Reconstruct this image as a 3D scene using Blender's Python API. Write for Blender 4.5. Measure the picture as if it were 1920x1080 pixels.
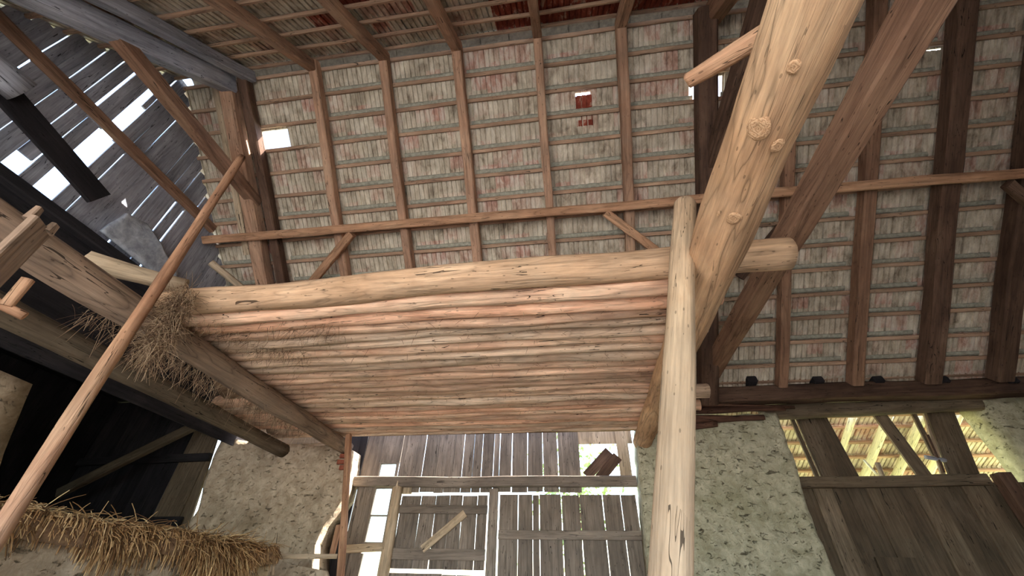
import bpy, bmesh, math, random
from mathutils import Vector, Matrix, noise
random.seed(7)
for o in list(bpy.data.objects): bpy.data.objects.remove(o)
sc = bpy.context.scene; COL = sc.collection
PI = math.pi; V3 = Vector

# ------------------------------------------------------------------ camera
CAM = V3((0, 0, 1.6)); FPX = 756.336; PITCH, YAW, ROLL = .64749, -.154165, .028539
cp, sp = math.cos(PITCH), math.sin(PITCH)
_f = V3((math.sin(YAW)*cp, math.cos(YAW)*cp, sp)); _r = V3((math.cos(YAW), -math.sin(YAW), 0)); _u = _r.cross(_f)
_R = _r*math.cos(ROLL) + _u*math.sin(ROLL); _U = _u*math.cos(ROLL) - _r*math.sin(ROLL)
cd = bpy.data.cameras.new('camera'); cam = bpy.data.objects.new('camera', cd); COL.objects.link(cam)
cd.sensor_width = 36; cd.lens = FPX/1920*36; cd.clip_start = .05; cd.clip_end = 500
cam.matrix_world = Matrix(((_R.x, _U.x, -_f.x, CAM.x), (_R.y, _U.y, -_f.y, CAM.y), (_R.z, _U.z, -_f.z, CAM.z), (0, 0, 0, 1)))
sc.camera = cam

# ------------------------------------------------------------------ sky, sun, exposure
W = bpy.data.worlds.new('sky'); sc.world = W; W.use_nodes = True
wn = W.node_tree; wn.nodes.clear()
wo = wn.nodes.new('ShaderNodeOutputWorld'); wb = wn.nodes.new('ShaderNodeBackground'); wsk = wn.nodes.new('ShaderNodeTexSky')
wsk.sky_type = 'NISHITA'; wsk.sun_disc = False; wsk.sun_elevation = math.radians(48); wsk.sun_rotation = math.radians(82); wsk.air_density = 1.2; wsk.dust_density = 2.0
wb.inputs['Strength'].default_value = .42
wn.links.new(wsk.outputs[0], wb.inputs[0]); wn.links.new(wb.outputs[0], wo.inputs[0])
SUN = V3((.66, .09, .74)).normalized()
sd = bpy.data.lights.new('sun', 'SUN'); sd.energy = 7.0; sd.angle = .009; sd.color = (1, .96, .9)
so = bpy.data.objects.new('sun', sd); COL.objects.link(so); so.rotation_euler = (-SUN).to_track_quat('-Z', 'Y').to_euler(); so.location = (12, 2, 16)
# sampling guides (portals, they give no light of their own) in the open gate behind the camera
def portal(loc, rot, sx, sy):
    d = bpy.data.lights.new('gate_portal', 'AREA'); d.shape = 'RECTANGLE'; d.size = sx; d.size_y = sy; d.cycles.is_portal = True
    o = bpy.data.objects.new('gate_portal', d); COL.objects.link(o); o.location = loc; o.rotation_euler = rot
sc.view_settings.view_transform = 'Standard'; sc.view_settings.look = 'None'; sc.view_settings.gamma = 1
sc.view_settings.use_curve_mapping = False; sc.view_settings.exposure = 2.05
sc.cycles.diffuse_bounces = 6; sc.cycles.max_bounces = 10; sc.cycles.transparent_max_bounces = 12
sc.cycles.sample_clamp_indirect = 6

# ------------------------------------------------------------------ helpers: sight lines onto real planes
def ray(x, y): return _R*((x-960)/FPX) - _U*((y-540)/FPX) + _f
def onX(x, y, X): d = ray(x, y); return CAM + d*(X/d.x)
def onY(x, y, Y): d = ray(x, y); return CAM + d*(Y/d.y)
def onZ(x, y, Z): d = ray(x, y); return CAM + d*((Z-1.6)/d.z)
def atD(x, y, D): return CAM + ray(x, y)*D
class Frame:
    def __init__(s, o, u, v, n): s.o, s.u, s.v, s.n = V3(o), V3(u), V3(v), V3(n)
    def p(s, a, b, c=0): return s.o + s.u*a + s.v*b + s.n*c
    def mat(s, a, b, c=0):
        q = s.p(a, b, c)
        return Matrix(((s.u.x, s.v.x, s.n.x, q.x), (s.u.y, s.v.y, s.n.y, q.y), (s.u.z, s.v.z, s.n.z, q.z), (0, 0, 0, 1)))
c43, s43 = math.cos(math.radians(43)), math.sin(math.radians(43))
c44, s44 = math.cos(math.radians(44)), math.sin(math.radians(44))
FAR = Frame((0, 2.2, 7.51), (1, 0, 0), (0, c43, -s43), (0, s43, c43))
NEAR = Frame((0, 2.2, 7.51), (-1, 0, 0), (0, -c44, -s44), (0, -s44, c44))
def far_uv(x, y):
    d = ray(x, y); k = (FAR.o-CAM).dot(FAR.n)/d.dot(FAR.n); q = CAM + d*k - FAR.o
    return q.x, q.dot(FAR.v)

# ------------------------------------------------------------------ materials
def s2l(c):
    return tuple((v/255/12.92 if v/255 <= .04045 else ((v/255+.055)/1.055)**2.4) for v in c) + (1,)
class NT:
    def __init__(s, name, rough=.85, spec=.15):
        s.m = bpy.data.materials.new(name); s.m.use_nodes = True; s.t = s.m.node_tree; s.t.nodes.clear()
        s.out = s.n('ShaderNodeOutputMaterial'); s.b = s.n('ShaderNodeBsdfPrincipled'); s.l(s.b.outputs[0], s.out.inputs[0])
        s.b.inputs['Roughness'].default_value = rough; s.b.inputs['Specular IOR Level'].default_value = spec
    def n(s, t, **k):
        q = s.t.nodes.new(t)
        for a, b in k.items(): setattr(q, a, b)
        return q
    def l(s, a, b): s.t.links.new(a, b)
    def val(s, sock, v):
        if hasattr(v, 'default_value') or hasattr(v, 'is_linked'): s.l(v, sock)
        else: sock.default_value = v
    def math(s, op, a, b=0, c=None, clamp=False):
        q = s.n('ShaderNodeMath', operation=op); q.use_clamp = clamp; s.val(q.inputs[0], a); s.val(q.inputs[1], b)
        if c is not None: s.val(q.inputs[2], c)
        return q.outputs[0]
    def mapping(s, vec, scale, loc=None):
        q = s.n('ShaderNodeMapping'); s.l(vec, q.inputs[0]); q.inputs['Scale'].default_value = scale
        if loc is not None: s.val(q.inputs['Location'], loc)
        return q.outputs[0]
    def noise(s, vec, scale=1, detail=4, rough=.6, dist=0):
        q = s.n('ShaderNodeTexNoise'); s.l(vec, q.inputs['Vector']); q.inputs['Scale'].default_value = scale
        q.inputs['Detail'].default_value = detail; q.inputs['Roughness'].default_value = rough; q.inputs['Distortion'].default_value = dist
        return q.outputs['Fac']
    def ramp(s, f, stops):
        q = s.n('ShaderNodeValToRGB'); s.l(f, q.inputs[0]); e = q.color_ramp.elements
        while len(e) < len(stops): e.new(.5)
        for i, (p, c) in enumerate(stops): e[i].position = p; e[i].color = c if len(c) == 4 else s2l(c)
        return q.outputs[0]
    def mix(s, f, a, b, mode='MIX'):
        q = s.n('ShaderNodeMix', data_type='RGBA', blend_type=mode); s.val(q.inputs[0], f); s.val(q.inputs[6], a); s.val(q.inputs[7], b)
        return q.outputs[2]
    def bump(s, h, strength=.4, dist=.01):
        q = s.n('ShaderNodeBump'); s.l(h, q.inputs['Height']); q.inputs['Strength'].default_value = strength; q.inputs['Distance'].default_value = dist
        s.l(q.outputs[0], s.b.inputs['Normal'])
    def rnd(s):
        return s.n('ShaderNodeObjectInfo').outputs['Random']
def G(v): return (v, v, v, 1)
def wood(name, dark, mid, light, grey=None, greyamt=.0, rings=.35, ring_n=14, bump=.5, scale=1.0, crack=.8, vary=.3):
    """weathered timber, grain along the object's own x axis"""
    t = NT(name); tc = t.n('ShaderNodeTexCoord').outputs['Object']; r = t.rnd()
    off = t.n('ShaderNodeCombineXYZ'); t.val(off.inputs[0], t.math('MULTIPLY', r, 37)); t.val(off.inputs[1], t.math('MULTIPLY', r, 91)); t.val(off.inputs[2], t.math('MULTIPLY', r, 53))
    k = scale
    def tone(c):
        L = .3*c[0]+.59*c[1]+.11*c[2]; return tuple(min(250, (L+(v-L)*.84)*1.08) for v in c)
    dark, mid, light = tone(dark), tone(mid), tone(light)
    big = t.noise(t.mapping(tc, (.55*k, 4.5*k, 4.5*k), off.outputs[0]), 1, 3, .5, .6)
    patch = t.noise(t.mapping(tc, (1.3, 3.5, 3.5), off.outputs[0]), 1, 5, .65, .3)
    fine = t.noise(t.mapping(tc, (3, 70, 70), off.outputs[0]), 1, 4, .7)
    strk = t.noise(t.mapping(tc, (1.1, 26, 26), off.outputs[0]), 1, 3, .6, .4)
    ring = t.math('PINGPONG', t.math('MULTIPLY', big, ring_n), 1)
    ringf = t.math('ADD', t.math('MULTIPLY', t.math('POWER', ring, 7), .75), t.math('MULTIPLY', t.math('POWER', ring, 1.5), .3))
    col = t.ramp(patch, [(.25, dark), (.5, mid), (.75, light)])
    if grey: col = t.mix(t.math('MULTIPLY', t.math('SMOOTH_MIN', 1, t.math('MULTIPLY', t.math('SUBTRACT', t.noise(tc, 2.2, 5, .7), .35, clamp=True), 3), .1, clamp=True), greyamt, clamp=True), col, s2l(grey))
    dk = t.math('SUBTRACT', 1, t.math('MULTIPLY', ringf, rings))
    dk = t.math('MULTIPLY', dk, t.math('MULTIPLY_ADD', fine, .9, .58))
    dk = t.math('MULTIPLY', dk, t.math('MULTIPLY_ADD', strk, 1.0, .52))
    cr = t.noise(t.mapping(tc, (.8, 17, 17), off.outputs[0]), 1, 2, .5, .9)
    crk = t.math('LESS_THAN', t.math('ABSOLUTE', t.math('SUBTRACT', cr, .5)), .006)
    gate = t.math('GREATER_THAN', t.noise(t.mapping(tc, (1.6, 3, 3), off.outputs[0]), 1, 2), .52)
    crk = t.math('MULTIPLY', crk, t.math('MULTIPLY', gate, crack))
    dk = t.math('MULTIPLY', dk, t.math('SUBTRACT', 1, crk))
    spots = t.n('ShaderNodeTexVoronoi'); t.l(t.mapping(tc, (9, 22, 22), off.outputs[0]), spots.inputs['Vector']); spots.inputs['Scale'].default_value = 1
    wh = t.math('MULTIPLY', t.math('LESS_THAN', spots.outputs['Distance'], .11), .45)
    dk = t.math('MULTIPLY', dk, t.math('SUBTRACT', 1, wh))
    dk = t.math('MULTIPLY', dk, t.math('MULTIPLY_ADD', r, vary, 1-vary/2))
    g = t.n('ShaderNodeCombineColor')
    for i in range(3): t.l(dk, g.inputs[i])
    t.l(t.mix(1, col, g.outputs[0], 'MULTIPLY'), t.b.inputs['Base Color'])
    h = t.math('SUBTRACT', t.math('ADD', t.math('MULTIPLY', fine, .5), t.math('MULTIPLY', strk, .8)), t.math('MULTIPLY', crk, 1.5))
    h = t.math('ADD', h, t.math('MULTIPLY', ringf, -.3))
    t.bump(h, bump, .012)
    return t.m
M = {}
M['tie'] = wood('honey_timber', (138, 96, 64), (178, 134, 94), (202, 164, 122), (176, 150, 124), .35, .42, 15, .8, 1.15, .5)
M['loft_red'] = wood('reddish_log', (164, 110, 82), (204, 150, 116), (222, 180, 146), None, 0, .3, 12, .9, 1.2, .8, .5)
M['loft_grey'] = wood('greyish_log', (158, 122, 94), (198, 162, 130), (216, 188, 158), (180, 162, 142), .4, .3, 12, .9, 1.2, .8, .5)
M['oldtie'] = wood('old_grey_brown_log', (96, 74, 58), (126, 100, 80), (148, 122, 100), (124, 110, 98), .5, .4, 16, .6, .9)
M['front'] = wood('pale_log', (144, 108, 76), (172, 134, 100), (190, 156, 122), (178, 156, 130), .3, .3, 16, .6)
M['loft'] = wood('rosy_log', (164, 114, 86), (204, 156, 122), (224, 188, 152), (190, 166, 142), .5, .35, 12, .9, 1.2, .9, .5)
M['pole'] = wood('debarked_pole', (152, 120, 88), (176, 144, 110), (190, 162, 128), (166, 146, 122), .45, .25, 10, .5)
M['thin'] = wood('reddish_pole', (126, 84, 60), (164, 118, 86), (188, 146, 110), None, 0, .3, 8, .6, 1.6)
M['rafter'] = wood('red_brown_timber', (130, 92, 68), (164, 122, 94), (186, 148, 116), (150, 130, 112), .4, .3, 10, .5, 1.3)
M['purlin'] = wood('russet_timber', (136, 94, 66), (172, 126, 92), (192, 150, 114), None, 0, .35, 12, .5, 1.3)
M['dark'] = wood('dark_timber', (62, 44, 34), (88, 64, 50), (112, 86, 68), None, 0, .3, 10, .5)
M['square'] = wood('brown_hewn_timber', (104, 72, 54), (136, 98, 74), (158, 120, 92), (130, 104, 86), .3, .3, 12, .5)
M['batten'] = wood('roof_batten', (136, 100, 78), (168, 130, 102), (188, 154, 124), (130, 118, 100), .4, .2, 8, .4, 2)
M['board'] = wood('grey_board', (116, 116, 124), (146, 146, 154), (170, 170, 178), (126, 126, 134), .3, .25, 10, .5, 1.6)
M['door'] = wood('door_board', (96, 83, 72), (126, 111, 97), (150, 134, 118), (122, 114, 106), .4, .25, 10, .5, 1.6)
M['pale'] = wood('pale_frame', (140, 118, 92), (172, 148, 118), (192, 170, 140), (160, 144, 124), .3, .25, 10, .4, 1.4)
M['hatch'] = wood('hatch_board', (72, 58, 44), (98, 81, 62), (120, 102, 82), (90, 84, 70), .4, .25, 10, .5, 1.4, .8, .55)
M['black'] = wood('near_black_board', (26, 24, 26), (38, 35, 37), (52, 48, 48), None, 0, .2, 8, .4)  # near-black wood tone for rails, stubs and dark boards
M['daylit_rafter'] = wood('daylit_pale_rafter', (186, 178, 142), (210, 202, 166), (224, 218, 186), None, 0, .25, 8, .4)  # pale wood with the yellow-green outdoor light painted into its colour

def tile_mat(name, red_x=None):
    t = NT(name, .9, .1); geo = t.n('ShaderNodeNewGeometry').outputs['Position']
    cell = t.n('ShaderNodeVectorMath', operation='FLOOR'); t.l(t.mapping(geo, (1/.21, 1/.244, 1/.227)), cell.inputs[0])
    wn_ = t.n('ShaderNodeTexWhiteNoise', noise_dimensions='3D'); t.l(cell.outputs[0], wn_.inputs['Vector'])
    rc = wn_.outputs['Value']
    n1 = t.noise(t.mapping(geo, (9, 4, 4)), 1, 6, .7, .4); n2 = t.noise(geo, .9, 3, .6)
    streak = t.noise(t.mapping(geo, (42, 5, 5)), 1, 4, .7)
    pale = t.ramp(n1, [(.3, (126, 112, 96)), (.46, (188, 175, 154)), (.66, (224, 214, 194))])
    red = t.ramp(n1, [(.3, (140, 102, 88)), (.46, (180, 142, 126)), (.6, (202, 188, 174))])
    rf = t.math('ADD', t.math('MULTIPLY', n2, 1.5), t.math('MULTIPLY', rc, .8))
    if red_x is not None:
        sx = t.n('ShaderNodeSeparateXYZ'); t.l(geo, sx.inputs[0])
        rf = t.math('ADD', rf, t.math('MULTIPLY', t.math('GREATER_THAN', sx.outputs[0], red_x), 1.2))
        red = t.ramp(n1, [(.3, (96, 44, 34)), (.54, (140, 68, 52)), (.63, (176, 140, 120))])
    rf = t.math('MULTIPLY', t.math('SUBTRACT', rf, 1.24), 2.6, clamp=True)
    col = t.mix(rf, pale, red)
    dk = t.math('MULTIPLY', t.math('MULTIPLY_ADD', streak, .6, .68), t.math('MULTIPLY_ADD', rc, .25, .87))
    g = t.n('ShaderNodeCombineColor')
    for i in range(3): t.l(dk, g.inputs[i])
    t.l(t.mix(1, col, g.outputs[0], 'MULTIPLY'), t.b.inputs['Base Color'])
    t.bump(t.math('ADD', n1, t.math('MULTIPLY', streak, .6)), .35, .006)
    return t.m
M['tile'] = tile_mat('lime_stained_clay_tile'); M['tile_near'] = tile_mat('red_and_lime_clay_tile', -.62)
def simple(name, c1, c2, sc_=6, rough=.95, bump=.4, dist=.01, stain=None, detail=6):
    t = NT(name, rough, .1); geo = t.n('ShaderNodeNewGeometry').outputs['Position']
    n1 = t.noise(geo, sc_, detail, .65, .3)
    col = t.ramp(n1, [(.32, c1), (.68, c2)])
    h = n1
    if stain:
        n2 = t.noise(geo, 1.7, 5, .65, .5)
        col = t.mix(t.math('MULTIPLY', t.math('SUBTRACT', n2, .5, clamp=True), 4, clamp=True), col, s2l(stain))
        n3 = t.noise(t.mapping(geo, (9, 9, 17)), 1, 6, .75, .6)
        pit = t.math('MULTIPLY', t.math('SUBTRACT', n3, .58, clamp=True), 12, clamp=True)
        col = t.mix(t.math('MULTIPLY', pit, .8), col, s2l((84, 76, 60)))
        h = t.math('SUBTRACT', n1, t.math('MULTIPLY', pit, .6))
    t.l(col, t.b.inputs['Base Color']); t.bump(h, bump, dist)
    return t.m
M['plaster'] = simple('straw_flecked_clay_plaster', (158, 139, 116), (200, 182, 158), 9, .95, .8, .03, (132, 116, 94))
M['plaster_green'] = simple('greenish_clay_plaster', (154, 147, 122), (200, 193, 166), 10, .95, .9, .03, (132, 128, 98))  # greener copy of the clay plaster for the right-hand wall
M['mortar'] = simple('lime_mortar', (134, 132, 118), (180, 177, 160), 22, .95, .6)
M['ridge'] = simple('dark_ridge_tile', (62, 58, 52), (92, 86, 78), 20, .95, .6)  # even dark tone for the ridge tiles
def straw_mat(name, c1, c2, c3):
    t = NT(name, .85, .2); t.l(t.ramp(t.n('ShaderNodeNewGeometry').outputs['Random Per Island'], [(.1, c1), (.5, c2), (.9, c3)]), t.b.inputs['Base Color']); return t.m
M['straw'] = straw_mat('dry_straw', (92, 64, 40), (160, 122, 80), (216, 182, 132))
M['wisp'] = straw_mat('dusty_hay', (84, 64, 50), (134, 108, 84), (180, 156, 128))
M['oldstraw'] = simple('dusty_straw', (108, 84, 64), (156, 126, 98), 30, .9, .1)
M['ground'] = simple('meadow_ground', (114, 118, 78), (156, 156, 112), 1.5, .95, .3)
M['yard'] = simple('pale_gravel_yard', (176, 172, 164), (206, 202, 194), 3, .95, .3)
M['earth'] = simple('trodden_clay_floor', (150, 138, 122), (180, 168, 150), 3, .95, .3)
M['sheet'] = simple('chalky_grey_lump', (128, 132, 140), (190, 194, 200), 8, .9, .6, .02)
M['brick'] = simple('red_brick', (130, 70, 54), (160, 96, 76), 20, .9, .4)
M['leaf'] = simple('green_leaf', (104, 128, 76), (168, 188, 128), 5, .8, .1)
M['cut'] = wood('sawn_end', (168, 134, 92), (200, 168, 120), (216, 190, 146), None, 0, .4, 20, .3)
M['rot'] = wood('rotten_timber', (58, 38, 28), (86, 56, 42), (108, 76, 58), None, 0, .5, 16, .9, 1.5)
def glass_mat():
    t = NT('dusty_pane', .3, .4)
    tr = t.n('ShaderNodeBsdfTransparent'); tr.inputs[0].default_value = (.93, .97, .96, 1); ms = t.n('ShaderNodeMixShader')
    geo = t.n('ShaderNodeNewGeometry').outputs['Position']
    d = t.math('MULTIPLY_ADD', t.noise(t.mapping(geo, (30, 30, 6)), 1, 5, .7), .35, .05)
    t.b.inputs['Base Color'].default_value = (.75, .8, .78, 1)
    t.val(ms.inputs[0], d); t.l(tr.outputs[0], ms.inputs[1]); t.l(t.b.outputs[0], ms.inputs[2]); t.l(ms.outputs[0], t.out.inputs[0])
    return t.m
M['glass'] = glass_mat()

# ------------------------------------------------------------------ mesh helpers
def mesh(name, vs, fs, mat=None, smooth=False):
    me = bpy.data.meshes.new(name); me.from_pydata([tuple(v) for v in vs], [], fs); me.validate()
    if smooth: me.polygons.foreach_set('use_smooth', [True]*len(me.polygons))
    if mat: me.materials.append(M[mat] if isinstance(mat, str) else mat)
    return me
def link(name, me, parent=None, mw=None):
    o = bpy.data.objects.new(name, me); COL.objects.link(o)
    mw = mw or Matrix()
    if parent is not None:
        o.parent = parent; o.matrix_basis = parent.matrix_basis.inverted() @ mw if parent.parent is None else (parent.parent.matrix_basis @ parent.matrix_basis).inverted() @ mw
    else: o.matrix_basis = mw
    return o
def tag(o, label, cat, group=None):
    o['label'] = label; o['category'] = cat
    if group: o['group'] = group
    return o
def struct(o, label=None):
    o['kind'] = 'structure'
    if label: o['label'] = label
    return o
def stuff(o): o['kind'] = 'stuff'; return o
def empty(name, loc, label=None, cat=None, group=None):
    o = bpy.data.objects.new(name, None); COL.objects.link(o); o.matrix_basis = Matrix.Translation(V3(loc)); o.empty_display_size = .1
    if label: tag(o, label, cat, group)
    return o
def axes(a, b, up=None):
    a, b = V3(a), V3(b); x = (b-a).normalized(); up = V3(up) if up is not None else V3((0, 0, 1))
    if abs(x.dot(up)) > .98: up = V3((0, 1, 0))
    z = (up - x*up.dot(x)).normalized(); y = z.cross(x); m = (a+b)/2
    return Matrix(((x.x, y.x, z.x, m.x), (x.y, y.y, z.y, m.y), (x.z, y.z, z.z, m.z), (0, 0, 0, 1))), (b-a).length
def ringmesh(name, rings, mat, smooth, cap=True, endmat=None):
    n = len(rings[0]); vs = [v for r in rings for v in r]; fs = []
    for i in range(len(rings)-1):
        for j in range(n):
            k = (j+1) % n; fs.append((i*n+j, i*n+k, (i+1)*n+k, (i+1)*n+j))
    fs = [f[::-1] for f in fs]
    if cap: fs += [tuple(range(n)), tuple(range((len(rings)-1)*n, len(rings)*n))[::-1]]
    me = mesh(name, vs, fs, mat, smooth)
    if smooth and cap:
        me.polygons[-1].use_smooth = False; me.polygons[-2].use_smooth = False
    if endmat and cap:
        me.materials.append(M[endmat]); me.polygons[-1].material_index = 1; me.polygons[-2].material_index = 1
    return me
def beam(name, a, b, w, h, mat, up=None, parent=None, wob=.006, seg=None, chamf=.12, taper=1.0, box=False, skew=(0, 0)):
    mw, L = axes(a, b, up); seg = seg or max(2, int(L/.3)); c = min(w, h)*chamf; sd_ = random.uniform(0, 99)
    sec = [(-w/2, -h/2), (w/2, -h/2), (w/2, h/2), (-w/2, h/2)] if box else \
        [(-w/2+c, -h/2), (w/2-c, -h/2), (w/2, -h/2+c), (w/2, h/2-c), (w/2-c, h/2), (-w/2+c, h/2), (-w/2, h/2-c), (-w/2, -h/2+c)]
    rings = []
    for i in range(seg+1):
        t = i/seg; x = (t-.5)*L; k = 1 + (taper-1)*t
        dy = noise.noise((x*.7+sd_, 1.3, 0))*wob*3; dz = noise.noise((x*.7+sd_, 7.1, 3))*wob*3
        rings.append([V3((x + (skew[0] if i == 0 else skew[1] if i == seg else 0)*y/w, y*k+dy+noise.noise((x*2+sd_, j, 2))*wob, z*k+dz+noise.noise((x*2+sd_, j, 9))*wob)) for j, (y, z) in enumerate(sec)])
    return link(name, ringmesh(name, rings, mat, False), parent, mw)
def log(name, a, b, r0, r1, mat, parent=None, bend=.02, rough=.012, n=14, seg=None, flat=1.0, endmat=None, profile=None, dome=False, up=None):
    mw, L = axes(a, b, up); seg = seg or max(4, int(L/.14)); sd_ = random.uniform(0, 99); rings = []
    ts = [i/seg for i in range(seg+1)]
    if dome: ts = [0] + ts[1:-1] + [1-.25/seg*q for q in (2.2, 1.2, .5, 0)]
    for i, t in enumerate(ts):
        x = (t-.5)*L; r = r0+(r1-r0)*t
        if profile: r *= profile(t)
        if dome and t > 1-.55/seg: r *= math.sqrt(max(.03, 1-((t-(1-.55/seg))/(.56/seg))**2))
        dy = noise.noise((x*.5+sd_, 0, 0))*bend*2; dz = noise.noise((x*.5+sd_, 5, 0))*bend*2
        rings.append([V3((x, dy + math.cos(q)*(r + noise.noise((x*1.6+sd_, math.cos(q)*1.3, math.sin(q)*1.3))*rough*1.6 + noise.noise((x*6+sd_, math.cos(q)*3, math.sin(q)*3))*rough*.5),
                             dz + math.sin(q)*flat*(r + noise.noise((x*1.6+sd_, math.cos(q)*1.3, math.sin(q)*1.3))*rough*1.6))) for q in [2*PI*j/n for j in range(n)]])
    return link(name, ringmesh(name, rings, mat, True, True, endmat), parent, mw)
def panel(name, left, right, fr, depth, mat, nu=24, nv=24, amp=.02, parent=None, freq=3.0):
    """an uneven slab in frame fr: left/right outlines [(u, v)] from bottom to top, front face lumpy, depth along n"""
    def at(pl, t):
        L = [0]
        for p, q in zip(pl, pl[1:]): L.append(L[-1] + math.hypot(q[0]-p[0], q[1]-p[1]))
        s_ = t*L[-1]
        for i in range(len(pl)-1):
            if s_ <= L[i+1] + 1e-9:
                k = (s_-L[i])/max(1e-9, L[i+1]-L[i]); return (pl[i][0]+(pl[i+1][0]-pl[i][0])*k, pl[i][1]+(pl[i+1][1]-pl[i][1])*k)
        return pl[-1]
    vs, fs = [], []; nn = (nu+1)*(nv+1)
    for layer in (0, 1):
        for i in range(nv+1):
            a, b = at(left, i/nv), at(right, i/nv)
            for j in range(nu+1):
                k = j/nu; u = a[0]+(b[0]-a[0])*k; v = a[1]+(b[1]-a[1])*k; q = fr.p(u, v)
                d = noise.fractal(q*freq, 1, 2, 4)*amp if layer == 0 else 0
                e = (noise.noise(q*6)*amp*.6 if j in (0, nu) or i == nv else 0)
                vs.append(q + fr.n*(d - depth*layer) + fr.u*e + fr.v*e*.6)
    I = lambda l, i, j: l*nn + i*(nu+1) + j
    for i in range(nv):
        for j in range(nu):
            fs.append((I(0, i, j), I(0, i, j+1), I(0, i+1, j+1), I(0, i+1, j)))
            fs.append((I(1, i, j), I(1, i+1, j), I(1, i+1, j+1), I(1, i, j+1)))
        fs.append((I(0, i, 0), I(0, i+1, 0), I(1, i+1, 0), I(1, i, 0))); fs.append((I(0, i, nu), I(1, i, nu), I(1, i+1, nu), I(0, i+1, nu)))
    for j in range(nu):
        fs.append((I(0, nv, j), I(0, nv, j+1), I(1, nv, j+1), I(1, nv, j))); fs.append((I(0, 0, j), I(1, 0, j), I(1, 0, j+1), I(0, 0, j+1)))
    return link(name, mesh(name, vs, fs, mat, True), parent)
def blades(name, items, mat, parent=None, w=.004):
    """straw: each item (root, direction, length, droop) is a thin three-sided stalk"""
    vs, fs = [], []
    for p, d, L, droop in items:
        p = V3(p); d = V3(d).normalized(); base = len(vs); n = 3
        for i in range(n+1):
            t = i/n; c = p + d*(L*t) + V3((0, 0, -droop*t*t)); side = d.cross(V3((.3, .2, 1))).normalized(); s2 = side.cross(d)
            ww = w*(1-.5*t)
            for q in (0, 2.1, 4.2): vs.append(c + side*math.cos(q)*ww + s2*math.sin(q)*ww)
        for i in range(n):
            for j in range(3): fs.append((base+i*3+j, base+i*3+(j+1) % 3, base+i*3+3+(j+1) % 3, base+i*3+3+j))
    return link(name, mesh(name, vs, fs, mat), parent)
def rv(a=1): return V3((random.uniform(-a, a), random.uniform(-a, a), random.uniform(-a, a)))
WY = Frame((0, 6, 0), (1, 0, 0), (0, 0, 1), (0, -1, 0))       # inner face of the far wall

# ================================================================== SETTING
flo = struct(link('floor', mesh('floor', [(-9, -1.7, 0), (8, -1.7, 0), (8, 6.5, 0), (-9, 6.5, 0), (-9, -1.7, -.2), (8, -1.7, -.2), (8, 6.5, -.2), (-9, 6.5, -.2)],
      [(0, 1, 2, 3), (7, 6, 5, 4), (0, 4, 5, 1), (1, 5, 6, 2), (2, 6, 7, 3), (3, 7, 4, 0)], 'earth')))
struct(link('ground', mesh('ground', [(-60, 6.5, -.06), (60, 6.5, -.06), (60, 90, -.06), (-60, 90, -.06)], [(0, 1, 2, 3)], 'ground'))); 
struct(link('ground', mesh('ground', [(-60, -60, -.06), (60, -60, -.06), (60, -1.7, -.06), (-60, -1.7, -.06)], [(0, 1, 2, 3)], 'yard')))
struct(link('ground', mesh('ground', [(-60, -1.7, -.06), (-9, -1.7, -.06), (-9, 6.5, -.06), (-60, 6.5, -.06)], [(0, 1, 2, 3)], 'ground')))
struct(link('ground', mesh('ground', [(8, -1.7, -.06), (60, -1.7, -.06), (60, 6.5, -.06), (8, 6.5, -.06)], [(0, 1, 2, 3)], 'ground')))

# ---------------- tiled roof
PITCH_T, PITCH_B = .21, .333
TW = .218
prof = [(-.012, .026), (.007, .026), (.009, 0), (.058, .002), (.063, .018), (.072, .018), (.077, 0), (.126, .002), (.131, .018), (.140, .018), (.145, 0), (.194, .001), (.197, .020), (.209, .020)]
def tile_geo(v0=-.015, v1=.375):
    vs, fs = [], []; n = len(prof)
    for v, dn in ((v0, .0), (v1, .020)):
        for u, c in prof: vs.append((u, v, c+dn))
    for v, dn in ((v0, .036), (v1, .056)):
        vs += [(prof[0][0], v, dn), (prof[-1][0], v, dn)]
    for j in range(n-1): fs.append((j, j+1, n+j+1, n+j))
    a, b, c, d = 2*n, 2*n+1, 2*n+2, 2*n+3
    fs += [(a, c, d, b), (0, n, c, a), (n-1, b, d, 2*n-1), tuple(range(0, n))[::-1] + (a, b), tuple(range(n, 2*n)) + (d, c)]
    return vs, [f[::-1] if i < n-1 else f for i, f in enumerate(fs)]
TV, TF = tile_geo()
tile_far_me = mesh('roof_tile', TV, TF, 'tile'); tile_near_me = mesh('roof_tile', TV, TF, 'tile_near')
VB0 = .10                                                            # first batten below the ridge
def roof(name, fr, u0, u1, rows, me, mat, holes, score, limit=300, nbase=.024, vb0=VB0):
    root = empty(name, fr.o); struct(root)
    cells = []
    cols = int(round((u1-u0)/PITCH_T))
    for r in range(rows):
        for c in range(cols):
            if (r, c) in holes: continue
            cells.append((score(u0+(c+.5)*PITCH_T, vb0+(r+.5)*PITCH_B), r, c))
    cells.sort(key=lambda q: -q[0])
    vs, fs = [], []
    for i, (s_, r, c) in enumerate(cells):
        ju, jv = random.uniform(-.003, .003), random.uniform(-.006, .006); jn = random.uniform(0, .004); rot = random.uniform(-.012, .012)
        mw = fr.mat(u0+c*PITCH_T+ju, vb0+r*PITCH_B+jv, nbase+jn) @ Matrix.Rotation(rot, 4, 'Z')
        if i < limit: link('roof_tile', me, root, mw)
        else:
            b = len(vs); vs += [mw @ V3(v) for v in TV]; fs += [tuple(b+k for k in f) for f in TF]
    if vs: stuff(link('roof_tile_field', mesh('roof_tile_field', vs, fs, mat), root))
    # battens and the lime mortar in the laps above them
    for r in range(rows+1):
        v = vb0+r*PITCH_B
        wv = random.uniform(-.004, .004)
        beam('batten', fr.p(u0, v, 0), fr.p(u1, v+wv, 0), .05, .038, 'batten', fr.n, root, .005, 24, .2)
    return root
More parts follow.
